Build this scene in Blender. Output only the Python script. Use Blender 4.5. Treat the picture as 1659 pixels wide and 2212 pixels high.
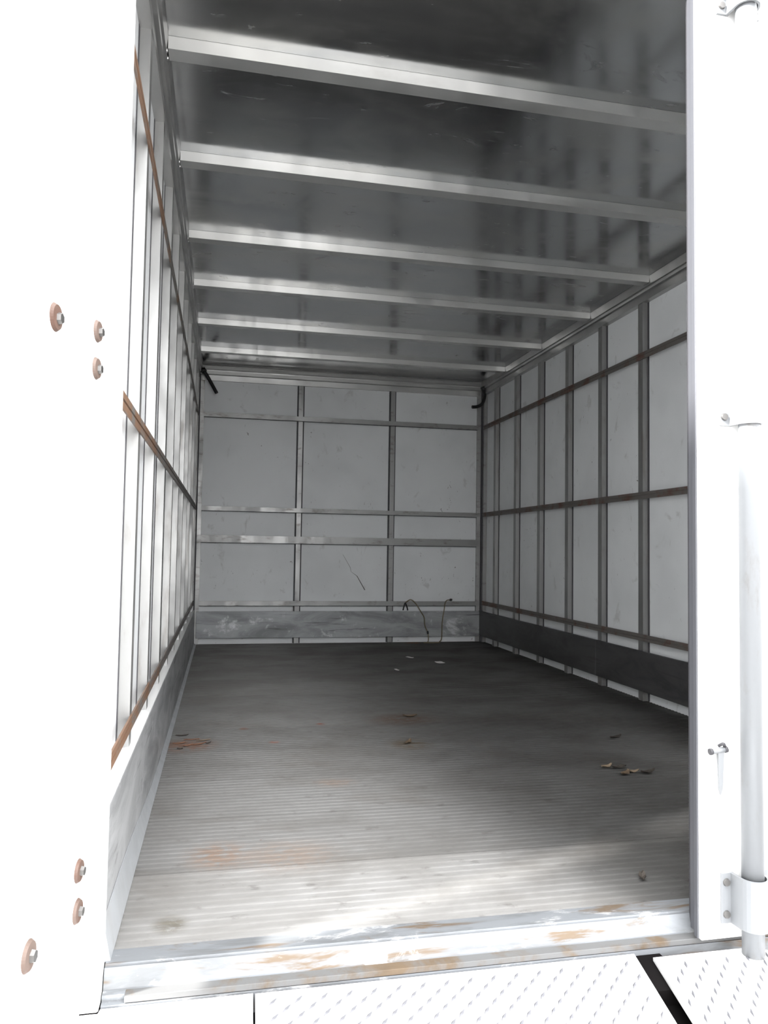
import bpy, bmesh, math, random
from mathutils import Vector, Matrix

for o in list(bpy.data.objects):
    bpy.data.objects.remove(o, do_unlink=True)
scene = bpy.context.scene
COL = scene.collection
random.seed(7)

# ------------------------------------------------------------------ camera
CAM = Vector((0.18355, -1.90815, 0.75678))
YAW, PIT, ROL = 0.20934, 0.04902, 0.01567
F_PX = 1634.6
fw = Vector((math.sin(YAW) * math.cos(PIT), math.cos(YAW) * math.cos(PIT), math.sin(PIT)))
rt0 = Vector((math.cos(YAW), -math.sin(YAW), 0))
up0 = rt0.cross(fw)
rt = rt0 * math.cos(ROL) + up0 * math.sin(ROL)
up = -rt0 * math.sin(ROL) + up0 * math.cos(ROL)
cd = bpy.data.cameras.new('camera')
cd.sensor_fit = 'VERTICAL'
cd.sensor_height = 24.0
cd.lens = F_PX / 2212 * 24.0
cd.clip_start = 0.02
cam = bpy.data.objects.new('camera', cd)
M = Matrix((rt, up, -fw)).transposed().to_4x4()
M.translation = CAM
cam.matrix_world = M
COL.objects.link(cam)
scene.camera = cam

# ------------------------------------------------------------------ light
world = bpy.data.worlds.new('overcast_sky')
scene.world = world
world.use_nodes = True
bg = world.node_tree.nodes['Background']
bg.inputs[0].default_value = (0.985, 0.99, 1.0, 1)
# standard overcast sky: the zenith three times as bright as the horizon, all round
wt = world.node_tree
tc = wt.nodes.new('ShaderNodeTexCoord')
sx = wt.nodes.new('ShaderNodeSeparateXYZ')
wt.links.new(tc.outputs['Generated'], sx.inputs[0])
mr = wt.nodes.new('ShaderNodeMapRange')
wt.links.new(sx.outputs[2], mr.inputs[0])
mr.inputs[3].default_value = 0.55
mr.inputs[4].default_value = 1.65
wt.links.new(mr.outputs[0], bg.inputs[1])

sd = bpy.data.lights.new('hazy_sun', 'SUN')
sd.energy = 2.5
sd.angle = math.radians(4)
sd.color = (1.0, 0.985, 0.96)
sun = bpy.data.objects.new('hazy_sun', sd)
sun_dir = Vector((0.94, 0.35, -0.775))          # the way the light travels
sun.rotation_euler = sun_dir.to_track_quat('-Z', 'Y').to_euler()
COL.objects.link(sun)

vs = scene.view_settings
vs.view_transform = 'Standard'
vs.look = 'None'
vs.gamma = 1.0
vs.use_curve_mapping = False
vs.exposure = 3.15

# ------------------------------------------------------------------ materials
class NT:
    def __init__(s, name):
        s.m = bpy.data.materials.new(name)
        s.m.use_nodes = True
        s.t = s.m.node_tree
        s.b = s.t.nodes['Principled BSDF']
        s.pos = s.t.nodes.new('ShaderNodeNewGeometry').outputs['Position']
    def n(s, typ, **kw):
        nd = s.t.nodes.new(typ)
        for k, v in kw.items():
            setattr(nd, k, v)
        return nd
    def link(s, a, b):
        s.t.links.new(a, b)
    def scaled(s, sc):
        v = s.n('ShaderNodeVectorMath', operation='MULTIPLY')
        s.link(s.pos, v.inputs[0])
        v.inputs[1].default_value = sc if hasattr(sc, '__len__') else (sc, sc, sc)
        return v.outputs[0]
    def noise(s, sc, detail=4, rough=0.55, dist=0.0):
        nd = s.n('ShaderNodeTexNoise')
        s.link(s.scaled(sc), nd.inputs['Vector'])
        nd.inputs['Scale'].default_value = 1.0
        nd.inputs['Detail'].default_value = detail
        nd.inputs['Roughness'].default_value = rough
        nd.inputs['Distortion'].default_value = dist
        return nd.outputs['Fac']
    def step(s, fac, a, b, lo=0.0, hi=1.0):
        r = s.n('ShaderNodeMapRange', interpolation_type='SMOOTHSTEP')
        s.link(fac, r.inputs[0])
        r.inputs[1].default_value = a
        r.inputs[2].default_value = b
        r.inputs[3].default_value = lo
        r.inputs[4].default_value = hi
        return r.outputs[0]
    def math(s, op, a, b=None):
        nd = s.n('ShaderNodeMath', operation=op)
        for i, v in enumerate((a, b)):
            if v is None:
                continue
            if isinstance(v, (int, float)):
                nd.inputs[i].default_value = v
            else:
                s.link(v, nd.inputs[i])
        return nd.outputs[0]
    def mix(s, fac, a, b):
        nd = s.n('ShaderNodeMix', data_type='RGBA')
        if isinstance(fac, (int, float)):
            nd.inputs[0].default_value = fac
        else:
            s.link(fac, nd.inputs[0])
        for sock, v in ((nd.inputs[6], a), (nd.inputs[7], b)):
            if hasattr(v, 'is_output'):
                s.link(v, sock)
            else:
                sock.default_value = (*v, 1)
        return nd.outputs[2]
    def blob(s, c, r0, r1, sy=1.0):
        """round stain of its own place: 1 inside r0, 0 beyond r1"""
        v = s.n('ShaderNodeVectorMath', operation='SUBTRACT')
        s.link(s.pos, v.inputs[0])
        v.inputs[1].default_value = c
        w = s.n('ShaderNodeVectorMath', operation='MULTIPLY')
        s.link(v.outputs[0], w.inputs[0])
        w.inputs[1].default_value = (1, sy, 1)
        l = s.n('ShaderNodeVectorMath', operation='LENGTH')
        s.link(w.outputs[0], l.inputs[0])
        return s.step(l.outputs['Value'], r0, r1, 1.0, 0.0)
    def col(s, v):
        if hasattr(v, 'is_output'):
            s.link(v, s.b.inputs['Base Color'])
        else:
            s.b.inputs['Base Color'].default_value = (*v, 1)
    def set(s, key, v):
        if hasattr(v, 'is_output'):
            s.link(v, s.b.inputs[key])
        else:
            s.b.inputs[key].default_value = v
    def bump(s, h, strength, dist):
        b = s.n('ShaderNodeBump')
        b.inputs['Strength'].default_value = strength
        b.inputs['Distance'].default_value = dist
        s.link(h, b.inputs['Height'])
        s.link(b.outputs[0], s.b.inputs['Normal'])

MAT = {}
def plain(name, col, rough=0.5, metal=0.0):
    t = NT(name)
    t.col(col); t.set('Roughness', rough); t.set('Metallic', metal)
    MAT[name] = t.m

def mat_panel():
    t = NT('white_panel')
    big = t.noise(1.7, 3)
    c = t.mix(t.step(big, 0.4, 0.7), (0.83, 0.845, 0.855), (0.75, 0.765, 0.775))
    sm = t.noise((9, 9, 6), 6, 0.62, 0.6)
    c = t.mix(t.step(sm, 0.60, 0.72, 0, 0.40), c, (0.42, 0.41, 0.39))
    sc = t.noise((70, 70, 30), 2, 0.5, 1.2)
    msk = t.step(t.noise(3.1, 2), 0.5, 0.62)
    c = t.mix(t.math('MULTIPLY', t.step(sc, 0.70, 0.75, 0, 0.85), msk), c, (0.12, 0.10, 0.09))
    t.col(c); t.set('Roughness', 0.48)
    MAT['panel'] = t.m

def mat_alu(name, base, rough, dirt=(0.16, 0.14, 0.12), damt=0.55, metal=0.85, stretch=(6, 6, 6)):
    t = NT(name)
    n1 = t.noise(stretch, 6, 0.6)
    d = t.step(n1, 0.52, 0.74, 0, damt)
    c = t.mix(d, base, dirt)
    t.col(c)
    t.set('Roughness', t.step(t.noise((11, 11, 4), 4), 0.3, 0.75, rough - 0.08, rough + 0.14))
    t.set('Metallic', t.math('SUBTRACT', metal, t.math('MULTIPLY', d, 0.6)))
    MAT[name] = t.m

def mat_ceiling():
    t = NT('ceiling_sheet')
    sm = t.noise((1.6, 2.2, 1), 5, 0.6, 1.4)
    fine = t.noise((9, 5, 5), 5, 0.6, 0.4)
    c = t.mix(t.step(sm, 0.35, 0.7), (0.44, 0.45, 0.46), (0.54, 0.54, 0.53))
    t.col(c); t.set('Metallic', 0.95)
    r = t.math('ADD', t.step(sm, 0.35, 0.72, 0.12, 0.24), t.step(fine, 0.5, 0.85, 0.0, 0.05))
    smear = t.noise((4, 11, 1), 5, 0.62, 2.2)
    r = t.math('ADD', r, t.step(smear, 0.60, 0.74, 0.0, 0.22))
    t.set('Roughness', r)
    t.bump(t.noise((1.0, 1.8, 1), 1), 0.2, 0.02)
    MAT['ceiling'] = t.m

def mat_rust(name, steel, rust, lo, hi, rough=0.6, metal=0.35):
    t = NT(name)
    n = t.noise((7, 7, 7), 6, 0.65, 0.5)
    f = t.step(n, lo, hi)
    n2 = t.noise(40, 4)
    rc = t.mix(n2, rust, tuple(v * 0.55 for v in rust))
    t.col(t.mix(f, steel, rc))
    t.set('Metallic', t.step(f, 0, 1, metal, 0.0)); t.set('Roughness', rough)
    MAT[name] = t.m

def mat_left_rail():
    t = NT('left_rail')
    n = t.noise((7, 5, 7), 6, 0.65, 0.5)
    sep = t.n('ShaderNodeSeparateXYZ'); t.link(t.pos, sep.inputs[0])
    near = t.step(sep.outputs[1], -0.4, 2.2, 0.17, -0.06)
    f = t.step(t.math('ADD', n, near), 0.50, 0.66)
    t.col(t.mix(f, (0.20, 0.185, 0.17), t.mix(t.noise(30, 4), (0.20, 0.105, 0.06), (0.15, 0.095, 0.062))))
    t.set('Metallic', t.step(f, 0, 1, 0.5, 0)); t.set('Roughness', 0.55)
    MAT['left_rail'] = t.m

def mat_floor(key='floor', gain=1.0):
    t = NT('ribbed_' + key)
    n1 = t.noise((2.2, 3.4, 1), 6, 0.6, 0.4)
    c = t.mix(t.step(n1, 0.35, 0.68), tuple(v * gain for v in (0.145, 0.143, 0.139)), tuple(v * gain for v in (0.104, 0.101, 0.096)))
    n2 = t.noise((14, 22, 3), 5, 0.65)
    c = t.mix(t.step(n2, 0.58, 0.72, 0, 0.5), c, (0.06, 0.055, 0.05))
    # the dirtier, browner deep end of the box
    sep = t.n('ShaderNodeSeparateXYZ'); t.link(t.pos, sep.inputs[0])
    brown = t.noise((3.0, 4.0, 1), 4, 0.6)
    c = t.mix(t.step(brown, 0.48, 0.75, 0, 0.35), c, (0.075, 0.064, 0.052))
    rn = t.noise((20, 34, 4), 5, 0.7, 1.5)
    for ctr, a, b, sy, amt, colr in (
            ((0.07, 1.10, 0), 0.03, 0.15, 1.1, 0.75, (0.15, 0.075, 0.045)),
            ((0.19, 0.03, 0), 0.01, 0.11, 0.9, 0.7, (0.15, 0.095, 0.062)),
            ((0.36, 0.00, 0), 0.02, 0.17, 1.2, 0.5, (0.15, 0.105, 0.075)),
            ((0.56, 0.56, 0), 0.02, 0.09, 1.4, 0.6, (0.15, 0.11, 0.085)),
            ((1.00, 1.42, 0), 0.03, 0.22, 1.3, 0.75, (0.085, 0.05, 0.03)),
            ((0.92, 1.00, 0), 0.02, 0.12, 1.0, 0.7, (0.09, 0.062, 0.032)),
            ((0.40, 1.10, 0), 0.005, 0.03, 1.0, 1.0, (0.20, 0.07, 0.04)),
            ((0.62, 1.38, 0), 0.005, 0.03, 1.0, 1.0, (0.14, 0.055, 0.035)),
            ((0.29, 1.34, 0), 0.005, 0.03, 1.0, 1.0, (0.12, 0.07, 0.05)),
            ((0.10, -0.30, 0), 0.01, 0.05, 1.0, 0.8, (0.09, 0.08, 0.06)),
            ((1.72, 4.10, 0), 0.02, 0.10, 1.5, 0.9, (0.22, 0.10, 0.06))):
        m = t.math('MULTIPLY', t.blob(ctr, a, b, sy), t.step(rn, 0.36, 0.55, 0, amt))
        c = t.mix(m, c, colr)
    sp = t.noise(55, 2, 0.5)
    c = t.mix(t.step(sp, 0.76, 0.80, 0, 0.8), c, (0.07, 0.05, 0.04))
    t.col(c); t.set('Metallic', 0.68)
    t.set('Roughness', t.step(n1, 0.3, 0.7, 0.54, 0.64))
    # fine extrusion lines run across the box: gloss spreads lengthwise
    t.set('Anisotropic', 0.9)
    tg = t.n('ShaderNodeCombineXYZ'); tg.inputs[1].default_value = 1.0
    t.link(tg.outputs[0], t.b.inputs['Tangent'])
    oi = t.n('ShaderNodeObjectInfo')
    hsv = t.n('ShaderNodeHueSaturation')
    t.link(t.step(oi.outputs['Random'], 0, 1, 0.9, 1.1), hsv.inputs['Value'])
    t.link(c, hsv.inputs['Color'])
    t.col(hsv.outputs[0])
    MAT[key] = t.m

def mat_paint():
    t = NT('white_paint')
    n = t.noise((2, 2, 2), 3)
    c = t.mix(n, (0.84, 0.84, 0.835), (0.79, 0.79, 0.78))
    chips = t.noise((60, 60, 34), 3, 0.55, 0.7)
    c = t.mix(t.step(chips, 0.775, 0.80, 0, 0.6), c, (0.25, 0.24, 0.25))
    t.col(c); t.set('Roughness', 0.35)
    MAT['paint'] = t.m

def mat_sill():
    t = NT('galvanised_sill')
    n = t.noise((5, 30, 20), 6, 0.65, 0.4)
    c = t.mix(t.step(n, 0.45, 0.65), (0.20, 0.21, 0.222), (0.15, 0.155, 0.16))
    r = t.noise((4, 26, 26), 5, 0.65, 0.6)
    c = t.mix(t.step(r, 0.54, 0.66, 0, 0.85), c, (0.13, 0.088, 0.05))
    w = t.noise((7, 16, 12), 6, 0.72, 0.5)
    c = t.mix(t.step(w, 0.56, 0.68, 0, 0.8), c, (0.50, 0.50, 0.50))
    t.col(c); t.set('Metallic', 0.35); t.set('Roughness', 0.42)
    MAT['sill'] = t.m

def mat_kick(name, base, white, wlo):
    t = NT(name)
    n = t.noise((2.5, 2.5, 9), 6, 0.65, 0.8)
    c = t.mix(t.step(n, 0.35, 0.7), base, tuple(v * 0.55 for v in base))
    w = t.noise((6, 6, 7), 6, 0.7, 0.3)
    c = t.mix(t.step(w, wlo, wlo + 0.14, 0, 0.9), c, white)
    s = t.noise((2.0, 2.0, 45), 4, 0.6, 0.5)
    c = t.mix(t.step(s, 0.60, 0.70, 0, 0.7), c, (0.06, 0.055, 0.055))
    t.col(c); t.set('Metallic', 0.35); t.set('Roughness', 0.5)
    MAT[name] = t.m

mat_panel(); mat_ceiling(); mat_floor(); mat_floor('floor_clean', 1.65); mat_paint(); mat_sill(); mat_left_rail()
mat_alu('stud_metal', (0.34, 0.34, 0.335), 0.45, damt=0.5, stretch=(18, 18, 4))
mat_alu('beam_metal', (0.62, 0.62, 0.61), 0.36, damt=0.18, stretch=(3, 8, 8))
mat_alu('rail_profile', (0.46, 0.46, 0.455), 0.36, damt=0.15, stretch=(4, 2, 8))
mat_alu('back_rail', (0.36, 0.36, 0.355), 0.42, damt=0.7, stretch=(12, 12, 30), metal=0.7)
mat_alu('galvanised', (0.40, 0.415, 0.43), 0.45, damt=0.3, stretch=(9, 9, 5), metal=0.5)
mat_alu('rod_metal', (0.17, 0.177, 0.185), 0.5, dirt=(0.10, 0.095, 0.09), damt=0.7, stretch=(30, 30, 9), metal=0.2)
mat_alu('tread_alu', (0.80, 0.80, 0.80), 0.42, damt=0.08, stretch=(9, 9, 9), metal=0.3)
mat_rust('right_rail', (0.17, 0.155, 0.145), (0.15, 0.075, 0.05), 0.48, 0.66)
mat_rust('rusty_washer', (0.12, 0.085, 0.07), (0.10, 0.05, 0.033), 0.36, 0.58, 0.65, 0.2)
mat_kick('back_kick', (0.40, 0.41, 0.42), (0.72, 0.73, 0.74), 0.55)
mat_kick('right_kick', (0.085, 0.083, 0.085), (0.15, 0.15, 0.15), 0.66)
mat_kick('left_kick', (0.40, 0.405, 0.41), (0.50, 0.50, 0.51), 0.60)
plain('tread_dark', (0.12, 0.12, 0.13), 0.5, 0.2)  # raised lozenges, a darker grey than their plates
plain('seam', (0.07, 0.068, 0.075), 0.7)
plain('rubber', (0.012, 0.012, 0.013), 0.45)
plain('gasket', (0.03, 0.029, 0.033), 0.6)
plain('edge_trim', (0.09, 0.092, 0.102), 0.5, 0.3)
plain('bolt_steel', (0.15, 0.145, 0.14), 0.4, 0.8)
plain('outer_skin', (0.74, 0.74, 0.73), 0.5)
plain('shade_steel', (0.004, 0.0035, 0.0035), 0.9)  # near-black and glossless: the shade inside the step slot is put into the colour
MAT['shade_steel'].node_tree.nodes['Principled BSDF'].inputs['Specular IOR Level'].default_value = 0.05
plain('cord', (0.20, 0.165, 0.105), 0.85)
plain('leaf_brown', (0.10, 0.068, 0.04), 0.8)
plain('leaf_dark', (0.035, 0.028, 0.022), 0.8)
plain('leaf_pale', (0.20, 0.15, 0.10), 0.8)
plain('rust_flake', (0.20, 0.095, 0.055), 0.8)
plain('paper', (0.75, 0.74, 0.72), 0.8)
plain('scratch', (0.10, 0.095, 0.09), 0.7)
def mat_asphalt():
    t = NT('asphalt')
    t.col(t.mix(t.noise(9, 5), (0.13, 0.13, 0.13), (0.22, 0.215, 0.21)))
    t.set('Roughness', 0.9); t.bump(t.noise(90, 3), 0.4, 0.01)
    MAT['asphalt'] = t.m
mat_asphalt()

# ------------------------------------------------------------------ builders
def link_mesh(name, me, mat, parent=None, loc=(0, 0, 0)):
    o = bpy.data.objects.new(name, me)
    if mat and not me.materials:
        me.materials.append(MAT[mat])
    o.location = loc
    COL.objects.link(o)
    if parent:
        o.parent = parent
    return o

def mesh(name, verts, faces, smooth=False):
    me = bpy.data.meshes.new(name)
    me.from_pydata([tuple(v) for v in verts], [], faces)
    bm = bmesh.new(); bm.from_mesh(me)
    bmesh.ops.recalc_face_normals(bm, faces=bm.faces)
    bm.to_mesh(me); bm.free()
    if smooth:
        for p in me.polygons:
            p.use_smooth = True
    return me

def bm_mesh(name, bm, smooth=False):
    me = bpy.data.meshes.new(name)
    bmesh.ops.recalc_face_normals(bm, faces=bm.faces)
    bm.to_mesh(me); bm.free()
    if smooth:
        for p in me.polygons:
            p.use_smooth = True
    return me

def box_me(name, x0, x1, y0, y1, z0, z1, bev=0.0):
    bm = bmesh.new()
    bmesh.ops.create_cube(bm, size=1)
    for v in bm.verts:
        v.co = Vector(((x0 + x1) / 2 + v.co.x * (x1 - x0), (y0 + y1) / 2 + v.co.y * (y1 - y0), (z0 + z1) / 2 + v.co.z * (z1 - z0)))
    if bev:
        bmesh.ops.bevel(bm, geom=list(bm.edges), offset=bev, segments=2, affect='EDGES', profile=0.5)
    return bm_mesh(name, bm)

def box(name, x0, x1, y0, y1, z0, z1, mat, parent=None, bev=0.0):
    return link_mesh(name, box_me(name, x0, x1, y0, y1, z0, z1, bev), mat, parent)

def extrude_me(name, prof, axis, a, b):
    """closed outline prof (two coordinates) swept along axis from a to b"""
    n = len(prof)
    vs_ = []
    for t in (a, b):
        for p, q in prof:
            vs_.append({'x': (t, p, q), 'y': (p, t, q), 'z': (p, q, t)}[axis])
    fs = [[i, (i + 1) % n, n + (i + 1) % n, n + i] for i in range(n)]
    fs += [list(range(n)), list(range(n, 2 * n))]
    return mesh(name, vs_, fs)

def tube_me(name, pts, r, seg=8, taper=None):
    pts = [Vector(p) for p in pts]
    vs_, fs = [], []
    up_ = Vector((0.13, 0.31, 0.94))
    for i, p in enumerate(pts):
        d = (pts[min(i + 1, len(pts) - 1)] - pts[max(i - 1, 0)]).normalized()
        s = d.cross(up_)
        if s.length < 1e-3:
            s = d.cross(Vector((1, 0, 0)))
        s.normalize(); u = s.cross(d)
        rr = r if not taper else taper[i]
        for k in range(seg):
            an = 2 * math.pi * k / seg
            vs_.append(p + (s * math.cos(an) + u * math.sin(an)) * rr)
    for i in range(len(pts) - 1):
        for k in range(seg):
            fs.append([i * seg + k, i * seg + (k + 1) % seg, (i + 1) * seg + (k + 1) % seg, (i + 1) * seg + k])
    fs += [list(range(seg)), list(range((len(pts) - 1) * seg, len(pts) * seg))]
    me = mesh(name, vs_, fs)
    for p in me.polygons:
        p.use_smooth = len(p.vertices) == 4
    return me

def smooth_path(pts, n=6):
    P = [Vector(p) for p in pts]
    out = []
    for i in range(len(P) - 1):
        a, b, c, d = P[max(i - 1, 0)], P[i], P[i + 1], P[min(i + 2, len(P) - 1)]
        for k in range(n):
            t = k / n
            out.append(0.5 * ((2 * b) + (c - a) * t + (2 * a - 5 * b + 4 * c - d) * t * t + (3 * b - a - 3 * c + d) * t ** 3))
    out.append(P[-1])
    return out

def disc_me(name, r, h, seg=24, bev=0.0, axis='x', hexa=False):
    """short cylinder standing on the origin along +axis"""
    bm = bmesh.new()
    bmesh.ops.create_cone(bm, cap_ends=True, segments=6 if hexa else seg, radius1=r, radius2=r * (0.86 if bev else 1), depth=h)
    for v in bm.verts:
        v.co.z += h / 2
        if axis == 'x':
            v.co = Vector((v.co.z, v.co.x, v.co.y))
        elif axis == 'y':
            v.co = Vector((v.co.x, -v.co.z, v.co.y))
    return bm_mesh(name, bm)

def struct(o):
    o['kind'] = 'structure'
    return o

def tag(o, label, cat, group=None):
    o['label'] = label; o['category'] = cat
    if group:
        o['group'] = group
    return o

def empty(name, loc):
    o = bpy.data.objects.new(name, None)
    o.location = loc; o.empty_display_size = 0.05
    COL.objects.link(o)
    return o

# ------------------------------------------------------------------ box dimensions (metres)
Y0, YB = -0.44, 4.152            # rear frame, face of the front-wall panels
XL, XR = -0.056, 2.332           # faces of the side-wall panels
ZC = 2.171                       # ceiling sheet
ZT = 2.068                       # underside of the top rails
PITCH = 0.4335
RS = [1.655 + PITCH * k for k in range(-4, 6)]
LS = [-0.37 + PITCH * k for k in range(0, 11)]

# ground far below the sill
g = mesh('ground', [(-40, -40, -0.88), (40, -40, -0.88), (40, 40, -0.88), (-40, 40, -0.88)], [[0, 1, 2, 3]])
struct(link_mesh('floor_ground', g, 'asphalt'))

# ------------------------------------------------------------------ floor: one ribbed sheet
# extruded planks laid across the box, each with low rounded ribs
RIB = 0.0020
def plank_me(width, n):
    p = width / n
    prof = [(0.0004, -0.02)]
    prof.append((0.0004, -RIB))
    for i in range(n):
        c = p * (i + 0.5)
        for k in range(0, 9):
            an = math.pi * (1 - k / 8)
            prof.append((c + 0.0062 * math.cos(an), -RIB + RIB * math.sin(an)))
    prof += [(width - 0.0004, -RIB), (width - 0.0004, -0.02)]
    vs_, fs = [], []
    for x in (-0.06, 2.336):
        for q in prof:
            vs_.append((x, q[0], q[1]))
    m_ = len(prof)
    for i in range(m_ - 1):
        fs.append([i, i + 1, m_ + i + 1, m_ + i])
    fs.append([0, m_ - 1, 2 * m_ - 1, m_])
    me = mesh('floor_plank', vs_, fs)
    for pl in me.polygons:
        pl.use_smooth = abs(pl.normal.y) > 0.02 and abs(pl.normal.z) > 0.02
    return me
floor = struct(box('floor', -0.09, 2.37, -0.42, 4.2, -0.12, -0.0205, 'shade_steel'))
YJ = -0.055
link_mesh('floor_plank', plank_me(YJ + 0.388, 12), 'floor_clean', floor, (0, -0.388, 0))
NPL = 12
PW = (YB + 0.01 - YJ) / NPL
pm = plank_me(PW, 13)
for k in range(NPL):
    link_mesh('floor_plank', pm, 'floor', floor, (0, YJ + k * PW, 0))

# ------------------------------------------------------------------ ceiling with its hat beams
ceiling = struct(box('ceiling', -0.09, 2.37, -0.44, 4.2, ZC, ZC + 0.03, 'ceiling'))
beam_prof = [(0.0, ZC), (0.004, ZC - 0.034), (0.058, ZC - 0.034), (0.062, ZC)]
beam_me = extrude_me('roof_beam', beam_prof, 'x', 0.0005, 2.2755)
BEAMS = [0.2085, 0.831, 1.523, 2.155, 2.855, 3.533]
for y in [-0.42] + BEAMS:
    link_mesh('roof_beam', beam_me, 'beam_metal', ceiling, (0, y, -0.0005))
rivet_me = disc_me('rivet', 0.006, 0.004, 10, 0.1, 'x')
for y in BEAMS[:4]:
    for dy in (0.012, 0.045):
        link_mesh('rivet', rivet_me, 'beam_metal', ceiling, (-0.0050, y + dy, ZC - 0.036))

# ------------------------------------------------------------------ studs
def hat(name, w, h):
    return [(-w / 2 - 0.003, 0.0), (-w / 2, h), (w / 2, h), (w / 2 + 0.003, 0.0)]

def side_wall(name, x_face, sgn, studs, rail_mat, kick):
    """sgn = +1: the wall's face looks along +x (left wall); -1: along -x"""
    y0, y1 = -0.425, 4.19
    xo = x_face - sgn * 0.034
    w = struct(box(name, min(x_face - sgn * 0.004, xo), max(x_face - sgn * 0.004, xo), y0, y1, -0.02, ZC, 'outer_skin'))
    # white sheets between the stud centres
    cuts = [y0] + [s for s in studs if y0 < s < YB] + [YB]
    for a, b in zip(cuts[:-1], cuts[1:]):
        box('wall_panel', min(x_face - sgn * 0.004, x_face), max(x_face - sgn * 0.004, x_face), a + 0.0008, b - 0.0008, 0.001, ZC - 0.001, 'panel', w)
    h, cw = 0.029, 0.044
    prof = [(x_face + sgn * d, u) for u, d in hat('h', cw, h)]
    me = extrude_me('stud', prof, 'z', 0.002, ZT + 0.004)
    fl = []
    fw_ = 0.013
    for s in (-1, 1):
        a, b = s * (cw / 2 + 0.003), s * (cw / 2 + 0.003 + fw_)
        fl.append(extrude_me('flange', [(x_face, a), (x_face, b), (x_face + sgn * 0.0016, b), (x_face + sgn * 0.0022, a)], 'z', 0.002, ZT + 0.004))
    for s in studs:
        if s < y0 + 0.03 or s > YB - 0.03:
            continue
        o = link_mesh('stud', me, 'stud_metal', w, (0, s, 0))
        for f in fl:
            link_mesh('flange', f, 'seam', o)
    # three long tie rails with a groove along the middle
    xf = x_face + sgn * h
    for z, hh in ((1.7854, 0.036), (1.0548, 0.036), (0.3242, 0.034)):
        t = 0.0045
        rp = [(xf, z - hh / 2), (xf + sgn * t, z - hh / 2), (xf + sgn * t, z - 0.003), (xf + sgn * 0.001, z - 0.002),
              (xf + sgn * 0.001, z + 0.002), (xf + sgn * t, z + 0.003), (xf + sgn * t, z + hh / 2), (xf, z + hh / 2)]
        link_mesh('tie_rail', extrude_me('tie_rail', rp, 'y', y0, YB - 0.02), rail_mat, w)
    # stepped top rail up to the ceiling
    X = lambda d: x_face + sgn * d
    tp = [(X(0), ZT), (X(0.033), ZT), (X(0.033), ZT + 0.034), (X(0.030), ZT + 0.036), (X(0.030), ZT + 0.040), (X(0.044), ZT + 0.042),
          (X(0.046), ZT + 0.052), (X(0.043), ZT + 0.054), (X(0.043), ZT + 0.058), (X(0.052), ZT + 0.060), (X(0.057), ZC - 0.001), (X(0), ZC - 0.001)]
    link_mesh('top_rail', extrude_me('top_rail', tp, 'y', y0, YB), 'rail_profile', w)
    return w

wl = side_wall('wall_left', XL, 1, LS, 'left_rail', None)
wr = side_wall('wall_right', XR, -1, RS, 'right_rail', None)

# right kick board, two lengths
for a, b in ((-0.42, 2.10), (2.103, 4.145)):
    box('kick_plate', 2.283, 2.3005, a, b, 0.056, 0.257, 'right_kick', wr, 0.0015)
# left kick plate: bent sheet with a ledge on top
kp = [(-0.054, 0.262), (-0.054, 0.254), (-0.020, 0.250), (-0.016, 0.004), (-0.012, 0.004), (-0.0135, 0.258), (-0.018, 0.262)]
link_mesh('kick_plate', extrude_me('kick_plate', kp, 'y', -0.425, 4.14), 'left_kick', wl)
box('ledge', -0.053, -0.0135, -0.424, 4.139, 0.2622, 0.2665, 'paint', wl, 0.001)
def foot():
    vs_, fs = [], []
    st = [(-0.425, 0.072), (-0.2, 0.070), (0.0, 0.062), (0.2, 0.046), (0.45, 0.026), (0.8, 0.014), (1.5, 0.010), (4.13, 0.009)]
    for y, h in st:
        vs_ += [(0.004, y, 0.0005), (-0.0105 , y, h), (-0.0118, y, h), (-0.0118, y, 0.0005)]
    for i in range(len(st) - 1):
        for k in range(4):
            fs.append([4 * i + k, 4 * i + (k + 1) % 4, 4 * i + 4 + (k + 1) % 4, 4 * i + 4 + k])
    fs += [[0, 1, 2, 3], [28, 29, 30, 31]]
    return mesh('foot_strip', vs_, fs)
link_mesh('foot_strip', foot(), 'galvanised', wl)

# ------------------------------------------------------------------ front bulkhead (far end of the box)
wb = struct(box('wall_back', -0.09, 2.37, YB + 0.005, YB + 0.04, -0.02, ZC, 'outer_skin'))
S1, S2 = 0.772, 1.530
for a, b in ((-0.05, S1), (S1, S2), (S2, 2.33)):
    pn = box('wall_panel', a + 0.001, b - 0.001, YB, YB + 0.005, 0.001, 2.165, 'panel', wb)
    if a == S1:
        pts = [(1.137, 0.708), (1.198, 0.606), (1.207, 0.570), (1.255, 0.536), (1.322, 0.423)]
        wd = [0.001, 0.0015, 0.001, 0.003, 0.004]
        vs_ = []
        for (x, z), w_ in zip(pts, wd):
            vs_ += [(x - w_, YB - 0.0006, z), (x + w_, YB - 0.0006, z)]
        link_mesh('scratch_mark', mesh('scratch_mark', vs_, [[2 * i, 2 * i + 1, 2 * i + 3, 2 * i + 2] for i in range(4)]), 'scratch', pn)
bh = extrude_me('stud', [(-0.021, YB), (-0.018, YB - 0.022), (0.018, YB - 0.022), (0.021, YB)], 'z', 0.002, 2.10)
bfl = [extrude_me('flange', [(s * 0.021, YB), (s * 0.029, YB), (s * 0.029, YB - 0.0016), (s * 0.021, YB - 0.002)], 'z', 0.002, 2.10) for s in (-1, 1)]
for x in (S1, S2):
    o = link_mesh('stud', bh, 'back_rail', wb, (x, 0, 0))
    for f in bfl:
        link_mesh('flange', f, 'seam', o)
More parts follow.
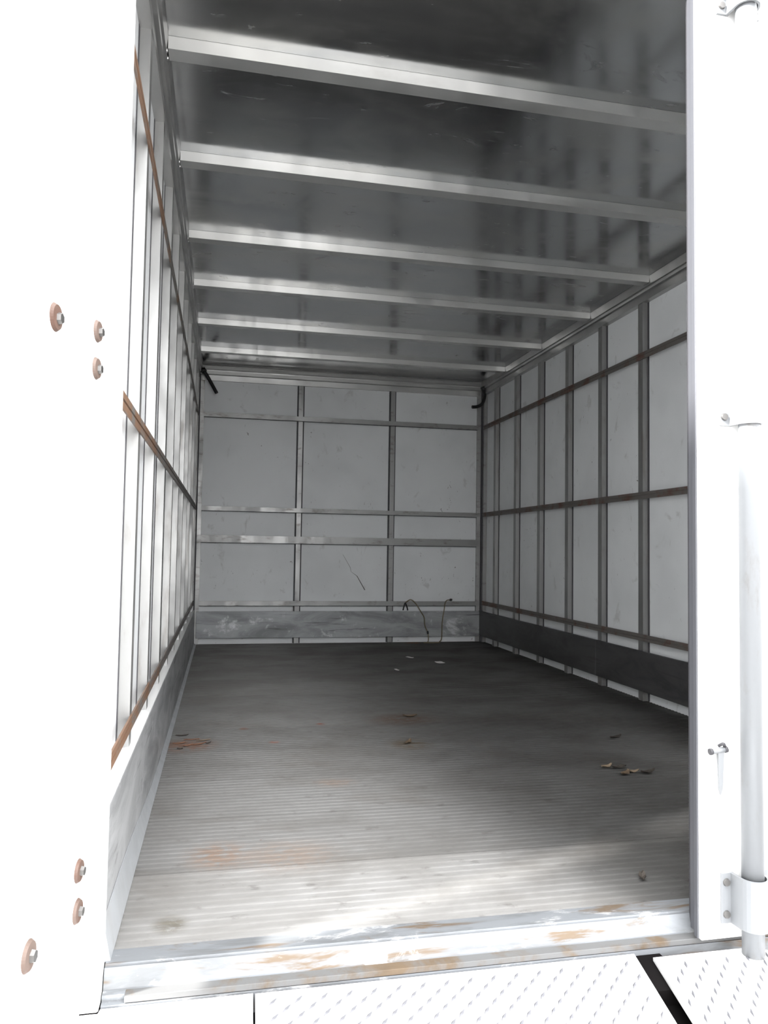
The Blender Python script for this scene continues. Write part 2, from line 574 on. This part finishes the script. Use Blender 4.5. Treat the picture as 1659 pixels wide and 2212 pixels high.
for z, hh, m in ((1.7899, 0.036, 'back_rail'), (1.0539, 0.034, 'back_rail'), (0.8179, 0.056, 'back_rail'), (0.3164, 0.036, 'back_rail')):
    yf = YB - 0.022
    rp = [(yf, z - hh / 2), (yf - 0.005, z - hh / 2), (yf - 0.005, z + hh / 2), (yf, z + hh / 2)]
    rl = link_mesh('tie_rail', extrude_me('tie_rail', rp, 'x', 0.012, 2.285), m, wb)
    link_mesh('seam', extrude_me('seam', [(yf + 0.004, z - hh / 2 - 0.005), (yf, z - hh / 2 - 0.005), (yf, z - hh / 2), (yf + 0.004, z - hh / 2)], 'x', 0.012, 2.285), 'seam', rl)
box('kick_plate', 0.0, 2.288, YB - 0.046, YB - 0.030, 0.050, 0.255, 'back_kick', wb, 0.0015)
# corner posts
for x, s in ((-0.026, 1), (2.303, -1)):
    cp = [(x - s * 0.03, YB), (x + s * 0.042, YB), (x + s * 0.042, YB - 0.024), (x + s * 0.006, YB - 0.028), (x + s * 0.002, YB - 0.075), (x - s * 0.03, YB - 0.075)]
    pme = extrude_me('corner_post', cp, 'z', 0.002, 2.12)
    po = link_mesh('corner_post', pme, 'back_rail', wb)
    box('seam', min(x + s * 0.003, x + s * 0.012), max(x + s * 0.003, x + s * 0.012), YB - 0.055, YB - 0.028, 0.003, 2.10, 'seam', po)
# stepped header between bulkhead and roof
hp = [(YB, 2.058), (YB - 0.026, 2.058), (YB - 0.026, 2.100), (YB - 0.034, 2.106), (YB - 0.044, 2.128), (YB - 0.040, 2.131), (YB - 0.040, 2.136),
      (YB - 0.056, 2.142), (YB - 0.066, 2.160), (YB - 0.062, 2.163), (YB - 0.074, ZC - 0.0008), (YB, ZC - 0.0008)]
link_mesh('header', extrude_me('header', hp, 'x', -0.02, 2.30), 'beam_metal', wb)

# ------------------------------------------------------------------ rear frame
post = struct(box('trim_1', -0.11, -0.006, -0.492, -0.426, -0.05, 2.20, 'paint', None, 0.003))
struct(box('trim_2', 2.335, 2.42, -0.492, -0.426, -0.05, 2.20, 'paint', None, 0.003))
struct(box('trim_3', -0.0055, 2.3345, -0.4915, -0.445, 2.085, 2.20, 'paint', None, 0.003))
# sill
sp = [(-0.386, -0.02), (-0.386, 0.002), (-0.435, 0.002), (-0.4365, -0.004), (-0.4415, -0.004), (-0.444, 0.000), (-0.450, -0.027), (-0.452, -0.034), (-0.466, -0.036),
      (-0.466, -0.046), (-0.478, -0.047), (-0.479, -0.13), (-0.40, -0.13), (-0.40, -0.02)]
sill = struct(link_mesh('trim_4', extrude_me('door_sill', sp, 'x', -0.004, 2.334), 'sill'))
lp_ = mat_rust('rusty_lip', (0.10, 0.10, 0.10), (0.105, 0.072, 0.042), 0.45, 0.62, 0.7, 0.1)
box('sill_lip', 0.035, 2.33, -0.4788, -0.4535, -0.0455, -0.0345, 'rusty_lip', sill, 0.001)
box('rear_beam', -0.11, 2.42, -0.478, -0.425, -0.32, -0.131, 'shade_steel', sill)

# ------------------------------------------------------------------ open left door
HX, HY, A = -0.0235, -0.572, math.radians(9)
ddir = Vector((-math.sin(A), -math.cos(A), 0))
dnor = Vector((math.cos(A), -math.sin(A), 0))
door1 = struct(link_mesh('door_1', box_me('door_leaf', -0.045, 0.0, -1.14, 0.0, -0.03, 2.07, 0.003), 'paint', None, (HX, HY, 0)))
door1.rotation_euler = (0, 0, -A)
door1.name = 'door_1'
washer_me = disc_me('washer', 0.0195, 0.0045, 28, 0.1, 'x')
head_me = disc_me('bolt_head', 0.0085, 0.006, 6, 0.1, 'x', True)
for t, z, s in ((0.209, 1.077, 1.05), (0.029, 1.109, 0.95), (0.029, 1.047, 0.95), (0.221, 0.204, 1.1), (0.031, 0.237, 0.95), (0.031, 0.174, 1.0)):
    wsh = link_mesh('washer', washer_me, 'rusty_washer', door1, (0, -t, z))
    wsh.scale = (1, s, s)
    link_mesh('bolt_head', head_me, 'bolt_steel', wsh, (0.004, 0.002, -0.001))
for z in (0.205, 1.078, 1.86):
    box('hinge_strap', -0.045, -0.005, -0.002, 0.080, z - 0.045, z + 0.045, 'paint', door1, 0.002)

# ------------------------------------------------------------------ closed right door
DX = 1.157
door2 = struct(box('door_2', DX, 2.332, -0.5, -0.476, -0.029, 2.07, 'paint', None, 0.002))
box('inner_core', DX + 0.016, 2.330, -0.4755, -0.452, -0.026, 2.068, 'panel', door2)
box('edge_trim', DX + 0.009, DX + 0.0165, -0.4755, -0.449, -0.027, 2.068, 'edge_trim', door2, 0.001)
box('edge_strip', DX - 0.0035, DX, -0.492, -0.480, -0.028, 2.068, 'edge_trim', door2, 0.001)
box('gasket', DX + 0.010, DX + 0.030, -0.4485, -0.443, -0.02, 2.06, 'gasket', door2, 0.001)
RX, RY, RR = 1.254, -0.530, 0.0215
link_mesh('lock_rod', tube_me('lock_rod', [(RX, RY, -0.17), (RX, RY, 2.12)], RR, 28), 'rod_metal', door2)

def saddle(z0, z1, ro, fl, th=0.005, fr=None):
    """strap bent over the rod with a flange on either side"""
    fr = fr or fl
    yb = -0.5005
    outer = [(RX - fl, yb), (RX - fl, yb - th)]
    outer += [(RX - ro - 0.002, yb - th)]
    for k in range(13):
        an = math.pi * (1 - k / 12)
        outer.append((RX + ro * math.cos(an), RY - ro * math.sin(an)))
    outer += [(RX + ro + 0.002, yb - th), (RX + fr, yb - th), (RX + fr, yb)]
    ri = ro - th
    inner = [(RX + ri, yb)]
    for k in range(13):
        an = math.pi * k / 12
        inner.append((RX + ri * math.cos(an), RY - ri * math.sin(an)))
    inner.append((RX - ri, yb))
    return extrude_me('rod_bracket', outer + inner, 'z', z0, z1)
bolt_y = disc_me('bolt_head', 0.008, 0.004, 16, 0.1, 'y')
for z0, z1, ro, fl in ((1.028, 1.066, 0.0275, 0.052), (0.004, 0.104, 0.031, 0.054), (1.928, 1.990, 0.0285, 0.052)):
    br = link_mesh('rod_bracket', saddle(z0, z1, ro, fl), 'rod_metal', door2)
    bolts = [(z0 + z1) / 2] if z1 - z0 < 0.05 else [z0 + 0.018, z1 - 0.018]
    for zb in bolts:
        for s in (-1, 1):
            link_mesh('bolt_head', bolt_y, 'bolt_steel', br, (RX + s * (fl - 0.011), -0.5055, zb))
# hanging latch pin
lp = link_mesh('latch_pin', tube_me('latch_pin', [(1.176, -0.508, 0.352), (1.208, -0.508, 0.355)], 0.0055, 12), 'rod_metal', door2)
link_mesh('pin_end', tube_me('pin_end', [(1.172, -0.508, 0.3515), (1.1775, -0.508, 0.352)], 0.0066, 12), 'gasket', lp)
link_mesh('pin_end', tube_me('pin_end', [(1.2065, -0.508, 0.3548), (1.212, -0.508, 0.3555)], 0.0066, 12), 'gasket', lp)
link_mesh('pin_eye', tube_me('pin_eye', smooth_path([(1.196, -0.504, 0.362), (1.201, -0.512, 0.368), (1.207, -0.508, 0.362)], 4), 0.0032, 8), 'gasket', lp)
link_mesh('pin_tongue', mesh('pin_tongue', [(1.190, -0.506, 0.352), (1.204, -0.506, 0.352), (1.2035, -0.502, 0.275), (1.199, -0.5015, 0.262), (1.1955, -0.502, 0.275),
      (1.190, -0.511, 0.352), (1.204, -0.511, 0.352), (1.2035, -0.507, 0.275), (1.199, -0.5065, 0.262), (1.1955, -0.507, 0.275)],
      [[0, 1, 2, 3, 4], [5, 6, 7, 8, 9], [0, 1, 6, 5], [1, 2, 7, 6], [2, 3, 8, 7], [3, 4, 9, 8], [4, 0, 5, 9]]), 'rod_metal', lp)

# ------------------------------------------------------------------ rear step plates
ZP = -0.050
def plate(name, outline, mat, th=0.006):
    n = len(outline)
    vs_ = [(x, y, ZP) for x, y in outline] + [(x, y, ZP - th) for x, y in outline]
    fs = [list(range(n)), list(range(n, 2 * n))] + [[i, (i + 1) % n, n + (i + 1) % n, n + i] for i in range(n)]
    return mesh(name, vs_, fs)
def inside(pt, poly):
    x, y = pt; c = False
    for i in range(len(poly)):
        (x1, y1), (x2, y2) = poly[i], poly[i - 1]
        if (y1 > y) != (y2 > y) and x < (x2 - x1) * (y - y1) / (y2 - y1) + x1:
            c = not c
    return c
def lozenges(outline, flip):
    vs_, fs = [], []
    p = 0.046
    iy = 0
    y = -0.492
    while y > -0.95:
        x = -0.1 + (iy % 2) * p / 2
        while x < 1.6:
            if all(inside((x + dx, y + dy), outline) for dx, dy in ((.012, .012), (-.012, -.012), (.012, -.012), (-.012, .012))):
                an = math.radians(52 if not flip else 66)
                d = Vector((math.cos(an), math.sin(an), 0)); s = Vector((-d.y, d.x, 0))
                c = Vector((x, y, ZP))
                b = len(vs_)
                L_, W_, h = 0.0155, 0.0034, 0.0022
                vs_.extend([c - d * L_, c + s * W_, c + d * L_, c - s * W_,
                            c - d * L_ * .45 + Vector((0, 0, h)), c + d * L_ * .45 + Vector((0, 0, h))])
                fs.extend([[b, b + 1, b + 4], [b + 1, b + 2, b + 5, b + 4], [b + 2, b + 3, b + 5], [b + 3, b, b + 4, b + 5]])
            x += p
        y -= p / 2
        iy += 1
    return mesh('tread_pattern', vs_, fs)
def arc(cx, cy, r, a0, a1, n=8):
    return [(cx + r * math.cos(math.radians(a0 + (a1 - a0) * k / n)), cy + r * math.sin(math.radians(a0 + (a1 - a0) * k / n))) for k in range(n + 1)]
YE = -0.95
slant = lambda y: 0.215 * (y + 0.49)
main_out = [(0.262, -0.483), (1.016, -0.483), (1.014 + slant(YE), YE), (0.245, YE)]
right_out = [(1.046, -0.503), (1.262, -0.503)] + arc(1.262, -0.543, 0.04, 90, 10, 8) + [(1.33, YE), (1.042 + slant(YE), YE)]
side_out = [(-0.11, -0.494), (-0.006, -0.494), (-0.004, -0.4815), (0.258, -0.4815), (0.241, YE), (-0.20, YE)]
tp = link_mesh('step_plate', plate('step_plate', main_out, 'tread_alu'), 'tread_alu')
tag(tp, 'wide diamond tread step plate outside the open doorway, left of the dark slot', 'step plate')
lz = link_mesh('tread_pattern', lozenges(main_out, False), 'tread_dark', tp); lz['kind'] = 'stuff'
tq = link_mesh('step_plate', plate('step_plate', right_out, 'tread_alu'), 'tread_alu')
tag(tq, 'small diamond tread step plate with rounded corner below the closed door', 'step plate')
lz = link_mesh('tread_pattern', lozenges(right_out, True), 'tread_dark', tq); lz['kind'] = 'stuff'
ts = link_mesh('step_plate', plate('step_plate', side_out, 'paint'), 'paint')
tag(ts, 'smooth white step plate beside the open left door post', 'step plate')
# near-black block added under the plates so the slot between them stays dark
cr = box('slot_shade_block', 0.05, 1.20, -0.93, -0.4795, -0.30, -0.085, 'shade_steel')
box('slot_shade_filler', 0.985, 1.075, -0.60, -0.4796, -0.0848, -0.0565, 'shade_steel', cr)  # black filler added to cover the light sill front behind the slot
tag(cr, 'near-black block added under the step plates to darken the slot', 'slot backing')

# ------------------------------------------------------------------ drain hoses in the far top corners
def hose(pts, label):
    e = empty('drain_hose', pts[-1])
    off = Vector(pts[-1])
    path = [Vector(p) - off for p in smooth_path(pts)]
    link_mesh('tube', tube_me('tube', path, 0.0135, 12), 'rubber', e)
    link_mesh('collar', tube_me('collar', [path[0] + (path[0] - path[3]).normalized() * 0.012, path[2]], 0.022, 12), 'rubber', e)
    tag(e, label, 'hose')
hose([(0.004, 4.06, 2.118), (0.038, 4.05, 2.068), (0.074, 4.04, 2.004), (0.110, 4.03, 1.940)], 'straight black rubber drain hose in the top corner beside the left wall')
hose([(2.285, 4.06, 2.112), (2.296, 4.05, 2.055), (2.270, 4.04, 1.982), (2.225, 4.035, 1.952), (2.178, 4.03, 1.945)], 'curved black rubber drain hose in the top corner beside the right wall')

# ------------------------------------------------------------------ cord hanging on the bulkhead
ro = empty('cord', (1.89, 4.09, 0.004))
off = Vector((1.89, 4.09, 0.004))
def cpart(name, pts, r, m, n=6):
    return link_mesh(name, tube_me(name, [p - off for p in smooth_path(pts, n)], r, 6), m, ro)
yk = 4.099
cpart('strand', [(1.650, 4.118, 0.318), (1.668, 4.112, 0.335), (1.698, 4.110, 0.348), (1.737, 4.108, 0.319), (1.777, yk, 0.256), (1.808, yk - .003, 0.205), (1.815, yk - .003, 0.142),
                 (1.839, yk - .003, 0.085), (1.846, yk - .003, 0.04), (1.838, yk - .01, 0.006), (1.80, yk - .03, 0.005), (1.86, yk - .05, 0.005), (1.92, yk - .03, 0.005), (1.939, yk - .01, 0.008),
                 (1.958, yk - .003, 0.04), (1.962, yk - .003, 0.167), (1.976, yk, 0.256), (1.995, 4.108, 0.335), (2.034, 4.112, 0.348)], 0.0042, 'cord')
cpart('knot', [(2.028, 4.113, 0.350), (2.040, 4.108, 0.346), (2.042, 4.113, 0.352)], 0.0095, 'rubber', 3)
cpart('knot', [(1.838, yk - .006, 0.095), (1.841, yk - .007, 0.072)], 0.008, 'rubber', 3)
cpart('hook', [(1.634, 4.114, 0.262), (1.648, 4.110, 0.318), (1.662, 4.110, 0.300), (1.674, 4.114, 0.262)], 0.0055, 'rubber', 4)
tag(ro, 'thin tan cord looped from the low rail down to the floor', 'cord')

# ------------------------------------------------------------------ litter on the floor
def leaf(name, x, y, ln, wd, an, m, label, cat, group=None, curl=0.006):
    a = math.radians(an)
    d = Vector((math.cos(a), math.sin(a), 0)); s = Vector((-d.y, d.x, 0))
    vs_, fs = [], []
    N = 6
    rnd = random.Random(int(x * 1000 + y * 77))
    for k in range(N + 1):
        t = k / N
        w = wd * math.sin(math.pi * min(max(t, 0.06), 0.97)) ** 0.7 * (0.8 + 0.4 * rnd.random())
        zc = 0.0016 + curl * abs(2 * t - 1) ** 1.5 * (0.5 + rnd.random())
        c = d * (t - 0.5) * ln
        for q, zz in ((-1, curl * 0.7), (0, 0.0), (1, curl * 0.5)):
            vs_.append(c + s * w * q + Vector((0, 0, zc + zz)))
    n = len(vs_)
    vs_ += [v + Vector((0, 0, -0.0012)) for v in vs_]
    for k in range(N):
        for q in range(2):
            i = 3 * k + q
            fs.append([i, i + 1, i + 4, i + 3]); fs.append([n + i, n + i + 3, n + i + 4, n + i + 1])
        fs.append([3 * k, 3 * k + 3, n + 3 * k + 3, n + 3 * k]); fs.append([3 * k + 2, 3 * k + 5, n + 3 * k + 5, n + 3 * k + 2])
    fs += [[0, 1, n + 1, n], [1, 2, n + 2, n + 1], [3 * N, 3 * N + 1, n + 3 * N + 1, n + 3 * N], [3 * N + 1, 3 * N + 2, n + 3 * N + 2, n + 3 * N + 1]]
    o = link_mesh(name, mesh(name, vs_, fs), m, None, (x, y, 0.0))
    return tag(o, label, cat, group)
leaf('dry_leaf', 1.530, 0.578, 0.05, 0.012, 20, 'leaf_pale', 'pale tan dry leaf at the left end of the leaf cluster on the floor', 'leaf')
leaf('dry_leaf', 1.568, 0.562, 0.06, 0.014, 10, 'leaf_dark', 'dark curled leaf between two tan leaves in the floor cluster', 'leaf')
leaf('dry_leaf', 1.553, 0.492, 0.055, 0.013, 35, 'leaf_brown', 'brown dry leaf at the front of the leaf cluster on the floor', 'leaf')
leaf('dry_leaf', 1.590, 0.505, 0.04, 0.012, -15, 'leaf_pale', 'small pale leaf beside the brown leaf in the floor cluster', 'leaf')
leaf('dry_leaf', 1.640, 0.494, 0.065, 0.014, 15, 'leaf_dark', 'dark leaf at the right wall side of the leaf cluster', 'leaf')
leaf('dry_leaf', 1.780, 0.965, 0.075, 0.013, 25, 'leaf_dark', 'lone dark leaf on the floor behind the leaf cluster', 'leaf')
leaf('dry_leaf', 1.157, -0.279, 0.035, 0.008, 70, 'leaf_dark', 'small black curled leaf just inside the closed door', 'leaf', None, 0.010)
leaf('dry_leaf', 1.034, 1.462, 0.07, 0.014, 10, 'leaf_brown', 'brown leaf scrap on the rust spotted middle of the floor', 'leaf')
leaf('dry_leaf', 0.915, 1.008, 0.06, 0.012, 60, 'leaf_brown', 'brown leaf scrap on the ribbed floor nearer the sill than its twin', 'leaf')
for i, (x, y, ln, wd, an, m, lab) in enumerate((
        (0.040, 1.125, 0.050, 0.006, 20, 'rust_flake', 'orange rust flake against the foot of the left kick plate'),
        (0.085, 1.175, 0.060, 0.005, 5, 'rust_flake', 'long orange rust flake behind the pale one by the left wall'),
        (0.130, 1.160, 0.055, 0.004, 14, 'leaf_pale', 'pale tan flake at the tip of the rust patch by the left wall'),
        (0.075, 1.090, 0.045, 0.006, 35, 'rust_flake', 'short orange rust flake in the middle of the rust patch'),
        (0.115, 1.105, 0.060, 0.005, 28, 'rust_flake', 'slanting orange rust flake on the doorway side of the patch'),
        (0.048, 1.045, 0.022, 0.007, 0, 'leaf_dark', 'tiny black crumb beside the rust flakes by the left wall'),
        (0.150, 1.115, 0.026, 0.006, 40, 'leaf_dark', 'black crumb at the outer edge of the rust patch'),
        (0.045, 1.250, 0.050, 0.006, 0, 'leaf_dark', 'dark scrap on the floor behind the rust flakes'))):
    leaf('floor_flake', x, y, ln, wd, an, m, lab, 'flake', 'flakes by the left wall', 0.003)
def scrap(x, y, lx, ly, an, label):
    me = box_me('paper_scrap', -lx / 2, lx / 2, -ly / 2, ly / 2, 0.0006, 0.003)
    bm = bmesh.new(); bm.from_mesh(me)
    bmesh.ops.subdivide_edges(bm, edges=list(bm.edges), cuts=2)
    for v in bm.verts:
        v.co.z += 0.004 * (v.co.x / lx) ** 2 + 0.003 * (v.co.y / ly + 0.5) ** 2
        v.co.x += 0.12 * lx * math.sin(9 * v.co.y / ly)
    bm.to_mesh(me); bm.free()
    o = link_mesh('paper_scrap', me, 'paper', None, (x, y, 0.0006))
    o.rotation_euler = (0, 0, math.radians(an))
    tag(o, label, 'paper scrap')
scrap(1.630, 3.021, 0.042, 0.050, 12, 'white rectangular paper scrap on the dark far floor')
scrap(1.485, 3.273, 0.022, 0.050, 40, 'tiny white scrap on the far floor nearest the cord')
scrap(1.271, 2.750, 0.014, 0.035, 20, 'tiniest white scrap on the middle of the far floor')
